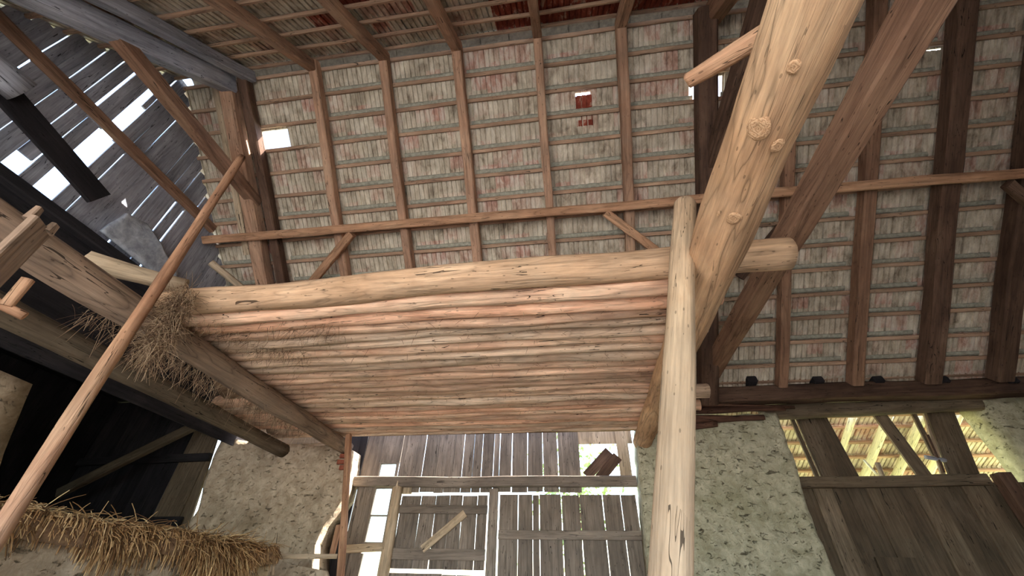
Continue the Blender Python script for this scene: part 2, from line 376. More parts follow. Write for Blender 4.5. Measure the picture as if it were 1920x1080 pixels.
def lumps(root, fr, rows, spans, vb0, mat='mortar', v_off=(-.085, -.022), nb=.030):
    for r in rows:
        v = vb0+r*PITCH_B
        for a, b in spans:
            n = max(2, int((b-a)/.05)); vs = []; fs = []
            for i in range(n+1):
                u = a+(b-a)*i/n
                for j in range(4):
                    t = j/3; vv = v + v_off[0] + (v_off[1]-v_off[0])*t
                    hgt = -.012*math.sin(PI*t) + noise.noise((u*14, vv*22, r))*.009
                    vs.append(fr.p(u, vv + noise.noise((u*9, r, t))*.01, nb+hgt))
                for j in range(2): vs.append(fr.p(u, v+v_off[1-j], nb+.012))
            for i in range(n):
                for j in range(6):
                    k = (j+1) % 6; fs.append((i*6+j, i*6+k, (i+1)*6+k, (i+1)*6+j))
            stuff(link('mortar_joint', mesh('mortar_joint', vs, fs, mat, True), root))
UF0, NROW = -5.53, 15
def cell(x, y):
    u, v = far_uv(x, y); return int((v-VB0)//PITCH_B), int((u-UF0)//PITCH_T)
holes = set()
holes |= {cell(497, 253), cell(524, 250)}
SLIP = cell(1090, 188); holes.add(SLIP); SLIP2 = cell(1748, 112); holes.add(SLIP2)
for q in ((1303, 170), (1352, 168), (1356, 150)): holes.add(cell(*q))
for q in ((1480, 668),): pass
def score_far(u, v):
    q = FAR.p(u, v); d = q-CAM
    z = d.dot(_f); x = 960+FPX*d.dot(_R)/z; y = 540-FPX*d.dot(_U)/z
    hid = (300 < x < 1290 and y > 505-.07*(x-320)) or x < 380 or x > 1930 or y < 10
    return (0 if hid else 1000)-d.length
ceil_far = roof('ceiling', FAR, UF0, 7.52, NROW, tile_far_me, 'tile', holes, score_far)
lumps(ceil_far, FAR, range(1, 15), [(-3.15, -2.27), (-2.12, -1.25), (-1.1, -.18), (-.04, .9), (1.02, 1.85), (2.2, 2.9), (3.05, 3.8), (3.98, 4.68), (4.92, 5.5), (5.75, 7.4)], VB0)
lumps(ceil_far, FAR, range(6, 15), [(-4.15, -3.3), (-5.3, -4.7)], VB0)
# the slipped tile hanging under its hole, lower edge down
mwt = FAR.mat(UF0+SLIP[1]*PITCH_T+.005, VB0+SLIP[0]*PITCH_B+.10, .03) @ Matrix.Rotation(-.05, 4, 'X')
link('roof_tile', tile_near_me, ceil_far, mwt)['label'] = 'slipped red tile below a bright hole'
link('roof_tile', tile_far_me, ceil_far, FAR.mat(UF0+SLIP2[1]*PITCH_T, VB0+SLIP2[0]*PITCH_B+.07, .03) @ Matrix.Rotation(.03, 4, 'Z'))
# ridge tiles
for i in range(32):
    u = -5.3 + i*.4; vs = []; fs = []
    for e in (0, .42):
        for rr in (.11, .125):
            for q in range(9): a = PI*q/8; vs.append((u+e, 2.2+math.cos(a)*rr*1.25, 7.53+math.sin(a)*rr))
    for q in range(8):
        fs += [(q, q+1, 18+q+1, 18+q), (9+q, 27+q, 27+q+1, 9+q+1), (q, 9+q, 10+q, q+1), (18+q, 19+q, 28+q, 27+q)]
    fs += [(0, 18, 27, 9), (8, 17, 35, 26)]
    link('ridge_tile', mesh('ridge_tile', vs, fs, 'ridge'), ceil_far)
def score_near(u, v):
    d = NEAR.p(u, v)-CAM; z = d.dot(_f); x = 960+FPX*d.dot(_R)/z; y = 540-FPX*d.dot(_U)/z
    return (1000 if 0 < y < 140 and 0 < x < 1400 else 0)-d.length
hn = set()
ceil_near = roof('ceiling', NEAR, -7.52, 5.53, 15, tile_near_me, 'tile_near', hn, score_near, 240)

# eaves: the flatter sprocketed course beyond the plate
EAV = Frame((0, 5.92, 4.12), (1, 0, 0), (0, .88, -.475), (0, .475, .88))
er = roof('ceiling', EAV, 1.9, 7.4, 2, tile_far_me, 'tile', set(), lambda u, v: -abs(u-3.5)-v, 60, .03, .0)

# ---------------- gable wall of loose boards on the left
GX = -5.36
gab = empty('wall_left', (GX, 2.4, 5)); struct(gab)
def zroof(y): return 7.51-(y-2.2)*math.tan(math.radians(43)) if y > 2.2 else 7.51-(2.2-y)*math.tan(math.radians(44))
def gplank(y0, y1, z0, z1, tilt=0, mat='board'):
    ym = (y0+y1)/2
    beam('plank', (GX+(.014 if int(y0*13) % 2 else -.014)+random.uniform(-.003, .003), ym-tilt, z0), (GX, ym+tilt, z1), y1-y0, .024, mat, (1, 0, 0), gab, .003, 3, .1, box=True)
ups = [-1.0, -.6, -.2, .1, .4, .62, .8, .97, 1.10, 1.20, 1.345, 1.48, 1.65, 1.80, 1.995, 2.15, 2.315, 2.475, 2.65, 2.82, 2.98, 3.14, 3.265, 3.41, 3.56, 3.72, 3.88, 4.05, 4.2, 4.4, 4.6, 4.8, 5.0]
gapw = {1.20: .016, 1.48: .018, 1.65: .020, 1.80: .038, 2.15: .012, 2.315: .010, 2.475: .018, 2.82: .010, 2.98: .014, 3.14: .010, 3.265: .008, 3.41: .016, 1.345: .004}
for a, b in zip(ups, ups[1:]):
    if a == 1.995: gplank(2.0, 2.14, 6.99, 7.55); continue           # the missing board: only its top is left
    ga, gb = gapw.get(a, -.012)*.8/2, gapw.get(b, -.012)*.8/2
    top = zroof((a+b)/2) + .05
    if top-6.0 < .1: continue
    gplank(a+ga, b-gb, 5.93+random.uniform(-.02, .02), top, random.uniform(-.003, .003))
gplank(2.09, 2.145, 6.62, 7.2)
lows = [(-1.2, -.6), (-.6, -.1), (-.1, .3), (.3, .6), (.6, .9), (.9, 1.197), (1.215, 1.345), (1.34, 1.497), (1.505, 1.682), (1.695, 1.83), (1.845, 1.975), (2.178, 2.318), (2.328, 2.483), (2.489, 2.66), (2.655, 2.82), (2.84, 2.978), (2.984, 3.12), (3.145, 3.27), (3.292, 3.45), (3.44, 3.6), (3.595, 3.76), (3.755, 3.92), (3.915, 4.08), (4.075, 4.25), (4.245, 4.45), (4.445, 4.6), (4.595, 4.8), (4.795, 5.0), (4.99, 5.2)]
for a, b in lows:
    top = min(5.97, zroof((a+b)/2)+.05)
    if top > 5.0: gplank(a, b, ((5.06 if int(a*10) % 3 else 4.78) if b < 2.2 else 4.76)+random.uniform(-.04, .04), top, random.uniform(-.004, .004))
beam('rail', (GX+.06, -.9, 5.99), (GX+.06, 3.75, 5.99), .08, .13, 'square', None, gab, .006)
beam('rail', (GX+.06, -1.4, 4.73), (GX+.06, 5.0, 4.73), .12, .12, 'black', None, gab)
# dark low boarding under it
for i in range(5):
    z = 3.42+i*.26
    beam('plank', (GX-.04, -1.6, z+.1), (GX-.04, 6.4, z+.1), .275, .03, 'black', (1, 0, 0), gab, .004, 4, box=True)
lowL = Frame((GX, 0, 0), (0, 1, 0), (0, 0, 1), (1, 0, 0))
struct(panel('wall_left_base', [(-1.7, 0), (-1.7, 3.2)], [(3.5, 0), (3.38, 2.3), (3.15, 3.18)], lowL, .4, 'plaster', 24, 20, .03))

# ---------------- far wall: plaster piers
pl = [(-5.75, 0), (-5.70, 1.8), (-5.52, 2.48), (-5.62, 3.0), (-5.66, 3.5)]
prr = [onY(588, 1085, 6), onY(590, 1020, 6), onY(603, 985, 6), onY(620, 962, 6), onY(640, 930, 6), onY(650, 885, 6), onY(655, 840, 6)]
pier_r = [(prr[0].x, 0)] + [(q.x, q.z) for q in prr]
wb_ = struct(panel('wall_back', pl, pier_r, WY, .42, 'plaster', 44, 44, .035))
for i, (x, y) in enumerate(((655, 856), (650, 867), (654, 878))):
    q = onY(x-8, y, 6.02); beam('brick', q-V3((.06, 0, 0)), q+V3((.06, 0, 0)), .1, .062, 'brick', None, wb_, .003, 1, .08)
q0, q1 = onY(1195, 840, 6), onY(1217, 1080, 6)
RTOP = 3.62
struct(panel('wall_back', [(q1.x-.07, 0), (q1.x, q1.z), (q0.x, q0.z), (q0.x+.05, RTOP)], [(2.80, 0), (2.83, 1.86), (2.80, 2.4), (2.85, 3.0), (2.86, RTOP+.08)], WY, .44, 'plaster_green', 40, 40, .03))
struct(panel('wall_back', [(5.62, 0), (5.60, 2.4), (5.56, 3.2), (5.48, 3.8)], [(7.6, 0), (7.6, 3.92)], WY, .45, 'plaster_green', 24, 30, .03))
# other walls, mostly outside the picture; right-hand ones added to darken that side
struct(panel('wall_right', [(-1.7, 0), (-1.7, 4.1)], [(6.4, 0), (6.4, 4.1)], Frame((7.6, 0, 0), (0, 1, 0), (0, 0, 1), (-1, 0, 0)), .4, 'plaster', 8, 8, .02))
wr = empty('wall_right', (7.58, 2, 4)); struct(wr)
for i in range(32):
    y = -1.6+i*.25+.12; beam('plank', (7.58, y, 4.0), (7.58, y, zroof(y)-.05), .245, .025, 'board', (1, 0, 0), wr, .003, 1, box=True)
FY = Frame((0, -1.7, 0), (-1, 0, 0), (0, 0, 1), (0, 1, 0))
struct(panel('wall_front', [(5.2, 0), (5.2, 3.7)], [(9, 0), (9, 3.7)], FY, .4, 'plaster', 8, 8, .02))
struct(panel('wall_front', [(-7.8, 0), (-7.8, 3.7)], [(-1.7, 0), (-1.7, 3.7)], FY, .4, 'plaster', 8, 8, .02))
beam('plate_beam', (-5.4, -1.65, 3.72), (7.6, -1.65, 3.72), .2, .2, 'dark')['kind'] = 'structure'
portal((-1.75, -1.75, 1.85), (math.radians(90), 0, math.radians(180)), 6.9, 3.7)
# left bay shell: outer boards and low roof, added to keep the bay dark
lb = empty('wall_left_bay', (-8.3, 2.5, 2)); struct(lb)
for i in range(17):
    y = -1.6+i*.5; beam('plank', (-8.3, y+.25, 0), (-8.3, y+.25, 4.3), .51, .03, 'black', (1, 0, 0), lb, .003, 1, box=True)
for i in range(9):
    x = -8.3+i*.34; beam('plank', (x+.1, -1.7, 4.28), (x+.1, 6.6, 4.28), .345, .03, 'black', (0, 0, 1), lb, .003, 1, box=True)

# ================================================================== ROOF TIMBERS
far_r = [(-3.22, .12, .15), (-2.2, .115, .15), (-1.18, .125, .15), (-.11, .11, .15), (.96, .125, .16), (2.97, .12, .15), (3.9, .15, .17), (4.80, .21, .2), (5.64, .21, .2)]
names = ['slim common rafter, first to the right of the sunlit roof hole', 'slim common rafter, second to the right of the sunlit roof hole', 'sturdy common rafter, third to the right of the sunlit roof hole',
 'slim common rafter left of the slipped red tile', 'common rafter right of the slipped red tile', 'slender rafter just right of the square brown tie beam',
 'straight rafter in the middle of the dim tiled slope', 'thick rafter below the small bright tile chink', 'outermost visible thick rafter with the short brace']
D_ = -.025
for (u, w, h), nm in zip(far_r, names):
    vend = 5.02 if u > 1 else 5.2
    m = 'rafter' if u < 2.5 else ('square' if u < 4 else 'dark')  # right-hand rafters in darker wood, part of the dim light there painted in
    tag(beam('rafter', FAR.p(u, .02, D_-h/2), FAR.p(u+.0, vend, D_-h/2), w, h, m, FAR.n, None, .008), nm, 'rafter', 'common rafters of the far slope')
near_n = ['overhead rafter meeting the first slim far rafter at the ridge', 'overhead rafter meeting the second slim far rafter at the ridge', 'overhead rafter meeting the sturdy third far rafter at the ridge',
 'overhead rafter with a bluish sunlit face near the ridge', 'overhead rafter between red tiles, right of the bluish one']
for (u, w, h), nm in zip(far_r[:5], near_n):
    tag(beam('rafter', NEAR.p(-u, .02, D_-h/2), NEAR.p(-u, 5.1, D_-h/2), w, h, 'rafter', NEAR.n, None, .008), nm, 'rafter', 'common rafters of the near slope')
# left truss
tag(beam('rafter', FAR.p(-4.28, .03, D_-.075), FAR.p(-4.22, 5.2, D_-.075), .13, .15, 'dark', FAR.n, None, .006), 'dark common rafter tucked beside the thick left principal rafter', 'rafter')
tag(beam('principal_rafter', FAR.p(-4.52, .15, D_-.11), FAR.p(-4.52, 5.3, D_-.11), .2, .2, 'rafter', FAR.n, None, .01), 'thick principal rafter beside the sunlit roof hole', 'principal rafter')
tag(beam('rafter', FAR.p(-4.74, .2, D_-.07), FAR.p(-4.74, 2.6, D_-.07), .1, .12, 'pale', FAR.n, None, .006), 'short pale rafter left of the thick principal rafter', 'rafter')
tag(beam('principal_rafter', NEAR.p(4.5, .12, D_-.17), NEAR.p(4.5, 5.1, D_-.17), .2, .24, 'board', NEAR.n, None, .01), 'heavy grey principal rafter descending overhead at the left gable', 'principal rafter')
tag(beam('rafter', NEAR.p(4.2, .05, D_-.07), NEAR.p(4.2, 5.1, D_-.07), .13, .15, 'board', NEAR.n, None, .008), 'grey weathered overhead rafter just right of the heavy left principal', 'rafter')
tag(beam('collar_beam', (-4.48, .55, 6.19), (-4.48, 3.5, 6.19), .15, .17, 'square', None, None, .008), 'collar beam passing in front of the gappy grey gable boards', 'collar beam')
# right truss
tag(beam('principal_rafter', FAR.p(1.96, .1, D_-.13), FAR.p(1.96, 5.2, D_-.13), .23, .25, 'dark', FAR.n, None, .006), 'dark principal rafter behind the short round pole', 'principal rafter')
tag(beam('principal_rafter', NEAR.p(-2.05, .1, D_-.13), NEAR.p(-2.05, 5.1, D_-.13), .2, .24, 'square', NEAR.n, None, .008), 'principal rafter overhead at the top of the honey coloured beam', 'principal rafter')
tag(beam('collar_beam', (2.0, .6, 6.05), (2.0, 3.5, 6.05), .13, .2, 'dark', None, None, .006), 'dark collar beam beside the tile gap behind the honey beam', 'collar beam')
# purlin and its braces
PN = D_-.15-.06
def puv(x, y):
    d = ray(x, y); o = FAR.p(0, 0, PN); k = (o-CAM).dot(FAR.n)/d.dot(FAR.n); return CAM+d*k
pu0, pu1 = puv(385, 450), puv(1930, 325)
tag(beam('purlin', pu0, V3((7.4, pu1.y, pu1.z)), .12, .14, 'purlin', FAR.n, None, .006), 'long russet purlin running across the rafters of the far slope', 'purlin')
for (a, b, nm) in (((662, 438), (588, 528), 'russet brace rising to the purlin left of the loft middle'), ((1135, 398), (1240, 478), 'russet brace falling from the purlin towards the leaning post'),
                   ((1462, 425), (1385, 520), 'dark brace between the two big tie beams'), ((1885, 345), (1955, 405), 'short dark brace under the purlin at the picture edge')):
    tag(beam('brace', puv(*a)-FAR.n*.02, puv(*b)-FAR.n*.02, .11, .09, 'purlin' if a[0] < 1300 else 'dark', FAR.n, None, .004), nm, 'brace', 'wind braces under the purlin')
# small timbers at the gable's foot
tag(log('roof_pole', onX(395, 492, -4.9), onX(460, 545, -4.6), .05, .045, 'pale', None, .005, .004), 'pale pole stub between gable and thick left principal rafter', 'pole')

# ================================================================== WALL PLATE, LINTEL
plate = beam('wall_plate', (-5.5, 5.93, 3.93), (7.55, 5.93, 3.93), .22, .22, 'dark', None, None, .012)
tag(plate, 'long dark wall plate under the dim right roof slope', 'timber')
tag(log('lintel_log', (2.72, 6.12, 3.74), (5.8, 6.12, 3.82), .11, .10, 'hatch', None, .02, .015), 'greenish bark-edged lintel log above the broken board hatch', 'log')
for i, x in enumerate((1410, 1532, 1645, 1765, 1895)):
    q = onY(x, 714, 5.84)
    tag(beam('rafter_stub', (q.x, 5.80, q.z+.01), (q.x, 5.97, q.z-.03), .13, .10, 'black'), ['dark stub', 'dark stub', 'dark stub', 'dark stub', 'dark stub'][i] + ' on the wall plate, ' +
        ['nearest the square tie beam', 'second from the square tie beam', 'third from the square tie beam', 'fourth from the square tie beam', 'fifth from the square tie beam'][i], 'stub', 'sprocket stubs on the wall plate')
for i, (a, b, w) in enumerate((((1285, 786), (1432, 782), .14), ((1285, 771), (1470, 766), .10), ((1285, 800), (1345, 797), .11), ((1290, 759), (1490, 764), .06))):
    p, q = onY(*a, 5.94), onY(*b, 5.94)
    tag(log('rotten_timber', p, q, w*.5, w*.3, 'rot', None, .02, .016, 9), ['rotten red-brown timber crumbling on the plaster wall top, thickest strip', 'rotten red-brown strip tapering under the wall plate', 'short rotten timber end beside the leaning post', 'thin rotten strip right beneath the wall plate'][i], 'timber', 'rotten timbers on the wall top')

# ================================================================== THE TWO TIE BEAMS, THE LOFT
def swell(t):   # honey beam: thicker towards the camera, swollen at its knots
    return 1 + .10*math.exp(-((t-.565)/.05)**2) + .07*math.exp(-((t-.44)/.04)**2)
TB0, TB1 = V3((1.0, 6.15, 3.36)), V3((.98, -1.6, 3.36))
tie = log('tie_beam', TB0, TB1, .125, .165, 'tie', None, .02, .010, 20, 70, .95, None, swell)
tag(tie, 'huge honey coloured round tie beam with swirling knots and grain', 'beam')
def knot(parent, c, n, r, along, mat):
    n = V3(n).normalized(); x = V3(along); x = (x-n*x.dot(n)).normalized(); y = n.cross(x); vs = []; fs = []; K = 16
    for i in range(5):
        rr = (1, .8, .55, .3, .08)[i]; hh = (-.12, .06, .10, .06, .02)[i]
        for j in range(K):
            a = 2*PI*j/K; k = 1+.14*noise.noise((math.cos(a)*2, math.sin(a)*2, c.x*7+c.y*3))
            vs.append((math.cos(a)*r*rr*1.25*k, math.sin(a)*r*rr*k, r*hh))
    for i in range(4):
        for j in range(K): k = (j+1) % K; fs.append((i*K+j, i*K+k, (i+1)*K+k, (i+1)*K+j))
    fs.append(tuple(range(4*K, 5*K)))
    mw = Matrix(((x.x, y.x, n.x, c.x), (x.y, y.y, n.y, c.y), (x.z, y.z, n.z, c.z), (0, 0, 0, 1)))
    return link('knot', mesh('knot', vs, fs, mat, True), parent, mw)
def knot_mat():
    t = NT('ringed_knot'); tc = t.n('ShaderNodeTexCoord').outputs['Object']
    w = t.n('ShaderNodeTexWave', wave_type='RINGS', rings_direction='Z'); t.l(tc, w.inputs['Vector']); w.inputs['Scale'].default_value = 22; w.inputs['Distortion'].default_value = 9; w.inputs['Detail'].default_value = 3; w.inputs['Detail Scale'].default_value = 3
    t.l(t.ramp(w.outputs['Fac'], [(.05, (164, 126, 94)), (.35, (188, 148, 112)), (.9, (196, 158, 122))]), t.b.inputs['Base Color']); t.bump(w.outputs['Fac'], .35, .006); return t.m
M['knot'] = knot_mat()
for (x, y, r) in ((1420, 243, .05), (1460, 276, .03), (1340, 398, .03), (1376, 412, .036), (1488, 128, .024)):
    d = ray(x, y); o_ = CAM - V3((.99, 0, 3.36)); rr = .152                                     # sight line meets the beam's round side
    A = d.x**2+d.z**2; B = 2*(o_.x*d.x+o_.z*d.z); C_ = o_.x**2+o_.z**2-rr**2
    disc = max(0, B*B-4*A*C_); k = (-B-math.sqrt(disc))/(2*A); p = CAM+d*k
    nrm = V3((p.x-.99, 0, p.z-3.36)); nrm.normalize(); knot(tie, p-nrm*.006, nrm, r, (0, 1, 0), 'knot')
sq = beam('tie_beam', (2.085, 6.1, 4.255), (2.085, -1.6, 4.255), .2, .21, 'square', None, None, .006, 26, .09)
tag(sq, 'square hewn brown tie beam right of the huge round one', 'beam')
tag(log('round_pole', onZ(1290, 152, 3.62), onZ(1445, 58, 3.52), .034, .039, 'thin', None, .012, .012, 12, 26, 1, None), 'short rough round pole sticking out over the honey beam', 'pole')
LZ = 3.47
def tie_near(X, Zc, y): return V3((X, y, Zc))
t1 = log('tie_beam', (-3.46, 6.05, 3.33), (-3.42, -1.6, 3.36), .105, .155, 'oldtie', None, .02, .012, 16, 50, .95)
tag(t1, 'round tie beam carrying the left end of the log loft', 'beam')
t2 = log('tie_beam', (-4.48, 6.02, 3.30), (-4.44, -1.6, 3.34), .10, .13, 'hatch', None, .015, .008, 14, 40)
tag(t2, 'dim greenish tie beam left of the loft, above the straw', 'beam')
# loft floor of round logs
loft = empty('log_loft', (-1.3, 4.2, LZ), 'hay loft floor of close-laid rosy brown logs', 'loft')
y = 2.585; i = 0
while y < 5.98:
    r = random.uniform(.066, .088) if y < 5.6 else random.uniform(.055, .07)
    xl = random.uniform(-3.62, -3.5) if y < 4.4 else random.uniform(-4.8, -4.6); xr = random.uniform(1.12, 1.3)
    if i in (14, 17): xr = 1.62
    dy = random.uniform(-.03, .03)
    log('log', (xl, y+r+dy, LZ+r+random.uniform(-.004, .006)), (xr, y+r-dy, LZ+r+random.uniform(-.004, .006)), r*random.uniform(.97, 1.07), r*random.uniform(.92, 1.0), random.choice(('loft', 'loft', 'loft_red', 'loft_grey')), loft, .014, .012, 14, 40, 1)
    y += 2*r*1.005; i += 1
# hay above the logs blocks the light
hay = panel('hay_layer', [(-3.55, 2.75), (-4.5, 4.5), (-4.6, 6.2)], [(1.15, 2.75), (1.15, 6.2)], Frame((0, 0, LZ+.14), (1, 0, 0), (0, 1, 0), (0, 0, 1)), .06, 'oldstraw', 20, 16, .02)
tag(hay, 'thin layer of old hay lying on the loft logs', 'hay'); hay['kind'] = 'stuff'
fl = log('front_log', onY(312, 567, 2.50), onY(1482, 476, 2.50), .118, .122, 'front', None, .02, .010, 18, 60, 1, 'cut')
tag(fl, 'thick pale log along the front edge of the loft', 'log')
pa, pb = onZ(165, 490, 3.68), onZ(350, 535, 3.70)
tag(log('pale_log', pa, pb, .085, .06, 'pale', None, .02, .01), 'pale crooked log lying across the left tie beam', 'log')
# hay tufts hanging through the joints
items = []
for k in range(900):
    x = -3.3 + 4.3*random.random()**1.6; yy = random.uniform(2.75, 5.2) if random.random() < .75 else random.uniform(2.7, 3.6)
    if x > .8: continue
    items.append((V3((x, yy, LZ+.025)), V3((random.uniform(-1, 1), random.uniform(-1, .4), random.uniform(-.7, .1))), random.uniform(.02, .08), .015))
for k in range(500):
    c = random.choice(((-3.1, 2.95), (-2.95, 3.2), (-2.75, 3.35), (-3.2, 2.75), (-2.5, 2.9), (-2.2, 3.0)))
    items.append((V3((c[0]+random.gauss(0, .12), c[1]+random.gauss(0, .08), LZ+.02)), rv() + V3((0, -.2, -.5)), random.uniform(.03, .12), .03))
tag(stuff(blades('hay_wisps', items, 'wisp', None, .0022)), 'wisps of hay poking down through the loft log joints', 'hay')

# ================================================================== POSTS AND POLES
tp, bp = onY(1285, 376, 2.2), onY(1258, 1080, 2.0); dirn = (bp-tp).normalized(); foot = tp + dirn*(tp.z/-dirn.z)
post = log('leaning_post', foot, tp, .094, .076, 'pole', None, .008, .005, 18, 50, 1, None, None, True)
tag(post, 'tall pale round-topped post standing in front of the loft', 'post')
pt, pm = atD(452, 296, 4.4), atD(2, 992, 2.0); dirn = (pm-pt).normalized(); foot2 = pt + dirn*(pt.z/-dirn.z)
tag(log('leaning_pole', foot2, pt, .051, .038, 'thin', None, .012, .006, 12, 50), 'long thin reddish pole leaning against the left tie beam', 'pole')
np_ = atD(291, 600, 3.12)
items = []
ax = (pt-pm).normalized()
for k in range(1500):
    c = np_ + ax*random.uniform(-.28, .32) + V3((.10, .02, -.02)) + rv(.07)
    items.append((c, ax*random.uniform(-1, .6) + rv(.7), random.uniform(.06, .2), .04))
tag(stuff(blades('hay_nest', items, 'wisp', None, .0022)), 'bundle of dusty hay caught behind the thin leaning pole', 'hay')
items = []
for k in range(900):
    t = random.random(); c = V3((-3.58+random.uniform(-.4, .1), 2.2+3.0*t, 3.38)) + rv(.06)
    items.append((c, rv() + V3((0, 0, -.9)), random.uniform(.05, .26), .05))
tag(stuff(blades('hay_wisps', items, 'wisp', None, .0022)), 'dusty hay hanging between the two left tie beams', 'hay')
# boards and pegs at the picture's left edge
f = lambda x, y: onX(x, y, -3.08)
nb = empty('notched_plank', onX(40, 470, -3.08), 'grey upright plank with a notched top in front of the tie beam', 'plank')
q = onX(72, 425, -3.08); qa = V3((q.x, q.y, 2.2)); qt = V3((q.x, q.y, q.z+.02))
beam('board', qa, qt, .17, .045, 'oldtie', (1, .55, 0), nb, .004, 5, .15)
for s in (-.055, .05): beam('prong', qt+V3((0, s, -.02)), qt+V3((0, s*1.05, .05+.03*(s < 0))), .06, .04, 'oldtie', (1, .5, 0), nb, .004, 2, .2, .7)
tag(log('wooden_peg', onX(52, 525, -3.05), onX(10, 575, -3.05), .03, .03, 'thin', None, .004, .004, 8, 6), 'faceted wooden peg below the notched plank', 'peg')
tag(log('stick_end', onX(48, 592, -3.0), onX(-60, 540, -3.3)-V3((0, .25, 0)), .024, .026, 'thin', None, .004, .003, 10, 10), 'round stick end poking in below the peg', 'stick')
# dark slab, big log end and grey lump by the gable
pA, pB = onX(36, 203, -5.0), onX(186, 372, -5.0)
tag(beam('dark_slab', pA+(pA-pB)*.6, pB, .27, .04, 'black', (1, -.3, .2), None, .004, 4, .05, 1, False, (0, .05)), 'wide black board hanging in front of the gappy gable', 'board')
lc = onX(42, 172, -4.9)
tag(log('log_end', lc, lc+V3((-.2, -1.6, .05)), .14, .13, 'board', None, .01, .01, 16, 12, 1, 'board'), 'grey cut end of a thick log at the top left', 'log')
sh = []
fr_ = Frame((GX+.16, 0, 0), (0, 1, 0), (0, 0, 1), (1, .2, 0))
tag(panel('grey_lump', [(2.62, 4.82), (2.70, 5.2)], [(3.75, 4.78), (3.6, 5.0), (2.95, 5.28)], fr_, .04, 'sheet', 16, 10, .03), 'chalky grey crumpled sheet at the foot of the gable boards', 'sheet')

# ================================================================== STRAW-TOPPED PARTITION
PXc = -3.5
part = panel('wall_partition', [(1.0, 0), (1.0, 1.86)], [(5.14, 0), (5.14, 1.84)], Frame((PXc, 0, 0), (0, 1, 0), (0, 0, 1), (1, 0, 0)), .32, 'plaster', 50, 20, .03)
struct(part)
tag(beam('partition_sill', (PXc+.03, 1.0, 1.52), (PXc+.03, 4.2, 1.52), .07, .08, 'rot'), 'dark timber rail along the straw-topped clay partition', 'rail')
items = []
for k in range(9000):
    yy = random.uniform(1.2, 5.12); dens = .55+.6*noise.noise((yy*1.5, 3, 0))+.25*(3.6 < yy < 4.6); LL = max(.35, .75+1.1*noise.noise((yy*1.3, 8, 2)))
    if random.random() > dens+.25: continue
    top = 1.97 + .05*noise.noise((yy*2.2, 0, 0)); k2 = random.random()
    if k2 < .7:
        p = V3((PXc + random.uniform(-.05, .09), yy, top-random.uniform(0, .12)))
        items.append((p, V3((random.uniform(.25, 1.0), random.uniform(-.7, .5), random.uniform(-1.2, .5))), random.uniform(.06, .26)*LL, random.uniform(.0, .24)*LL))
    else:
        p = V3((PXc - random.uniform(0, .35), yy, top-random.uniform(-.02, .1)))
        items.append((p, V3((random.uniform(-1, 1), random.uniform(-1, 1), random.uniform(-.15, .35))), random.uniform(.08, .25), .04))
tag(stuff(blades('straw_cover', items, 'straw', None, .0045)), 'shaggy golden straw spread over the clay partition top', 'straw')
hp = panel('straw_bed', [(1.0, -.34), (5.13, -.34)], [(1.0, .02), (5.13, .04)], Frame((PXc, 0, 1.93), (0, 0, 0), (0, 0, 0), (0, 0, 1)), .1, 'oldstraw', 2, 2, .0) if False else None
vs, fs = [], []
for i in range(41):
    yy = 1.0+4.13*i/40; tz = 1.95+.05*noise.noise((yy*2.2, 0, 0))
    for (dx, dz) in ((.10, -.16), (.09, -.05), (.02, 0), (-.2, .0), (-.36, -.06), (-.36, -.14)): vs.append((PXc+dx+.02*noise.noise((yy*5, dx*9, 1)), yy, tz+dz+.015*noise.noise((yy*7, dx*9, 5))))
for i in range(40):
    for j in range(6): k = (j+1) % 6; fs.append((i*6+j, i*6+k, (i+1)*6+k, (i+1)*6+j))
fs += [tuple(range(6)), tuple(range(240, 246))[::-1]]
tag(stuff(link('straw_bed', mesh('straw_bed', vs, fs, 'oldstraw', True))), 'matted straw bed on top of the clay partition', 'straw')
a, b = onY(520, 1044, 5.25), onY(632, 1043, 5.6)
tag(beam('rail', a, b, .05, .05, 'pale', None, None, .004), 'thin horizontal rail from the partition end to the slim post', 'rail')
tag(log('upright_stick', V3((-3.4, 5.1, 1.7)), onY(519, 1000, 5.1), .016, .012, 'pale', None, .004, .002, 8, 6), 'little upright stick at the end of the straw partition', 'stick')
a = onY(655, 815, 5.72); bq = onY(638, 1080, 5.55); dn = (bq-a).normalized()
tag(beam('slim_post', a+dn*(a.z/-dn.z), a, .075, .07, 'thin', (0, -1, 0), None, .006), 'slim reddish post under the end of the left tie beam', 'post')
tag(beam('short_brace', onY(636, 985, 5.75), onY(622, 1046, 5.7), .06, .05, 'thin', (0, -1, 0)), 'stubby reddish brace between rail and slim post', 'brace')
lp = [onY(x, y, 5.5) for x, y in ((525, 1092), (545, 1058), (612, 1071), (620, 1095))]
vs = [tuple(p) for p in lp] + [tuple(p+V3((0, .04, 0))) for p in lp]
tag(link('pale_board', mesh('pale_board', vs, [(0, 3, 2, 1), (4, 5, 6, 7), (0, 1, 5, 4), (1, 2, 6, 5), (2, 3, 7, 6), (3, 0, 4, 7)], 'plaster')), 'pale tilted board beside the partition end', 'board')

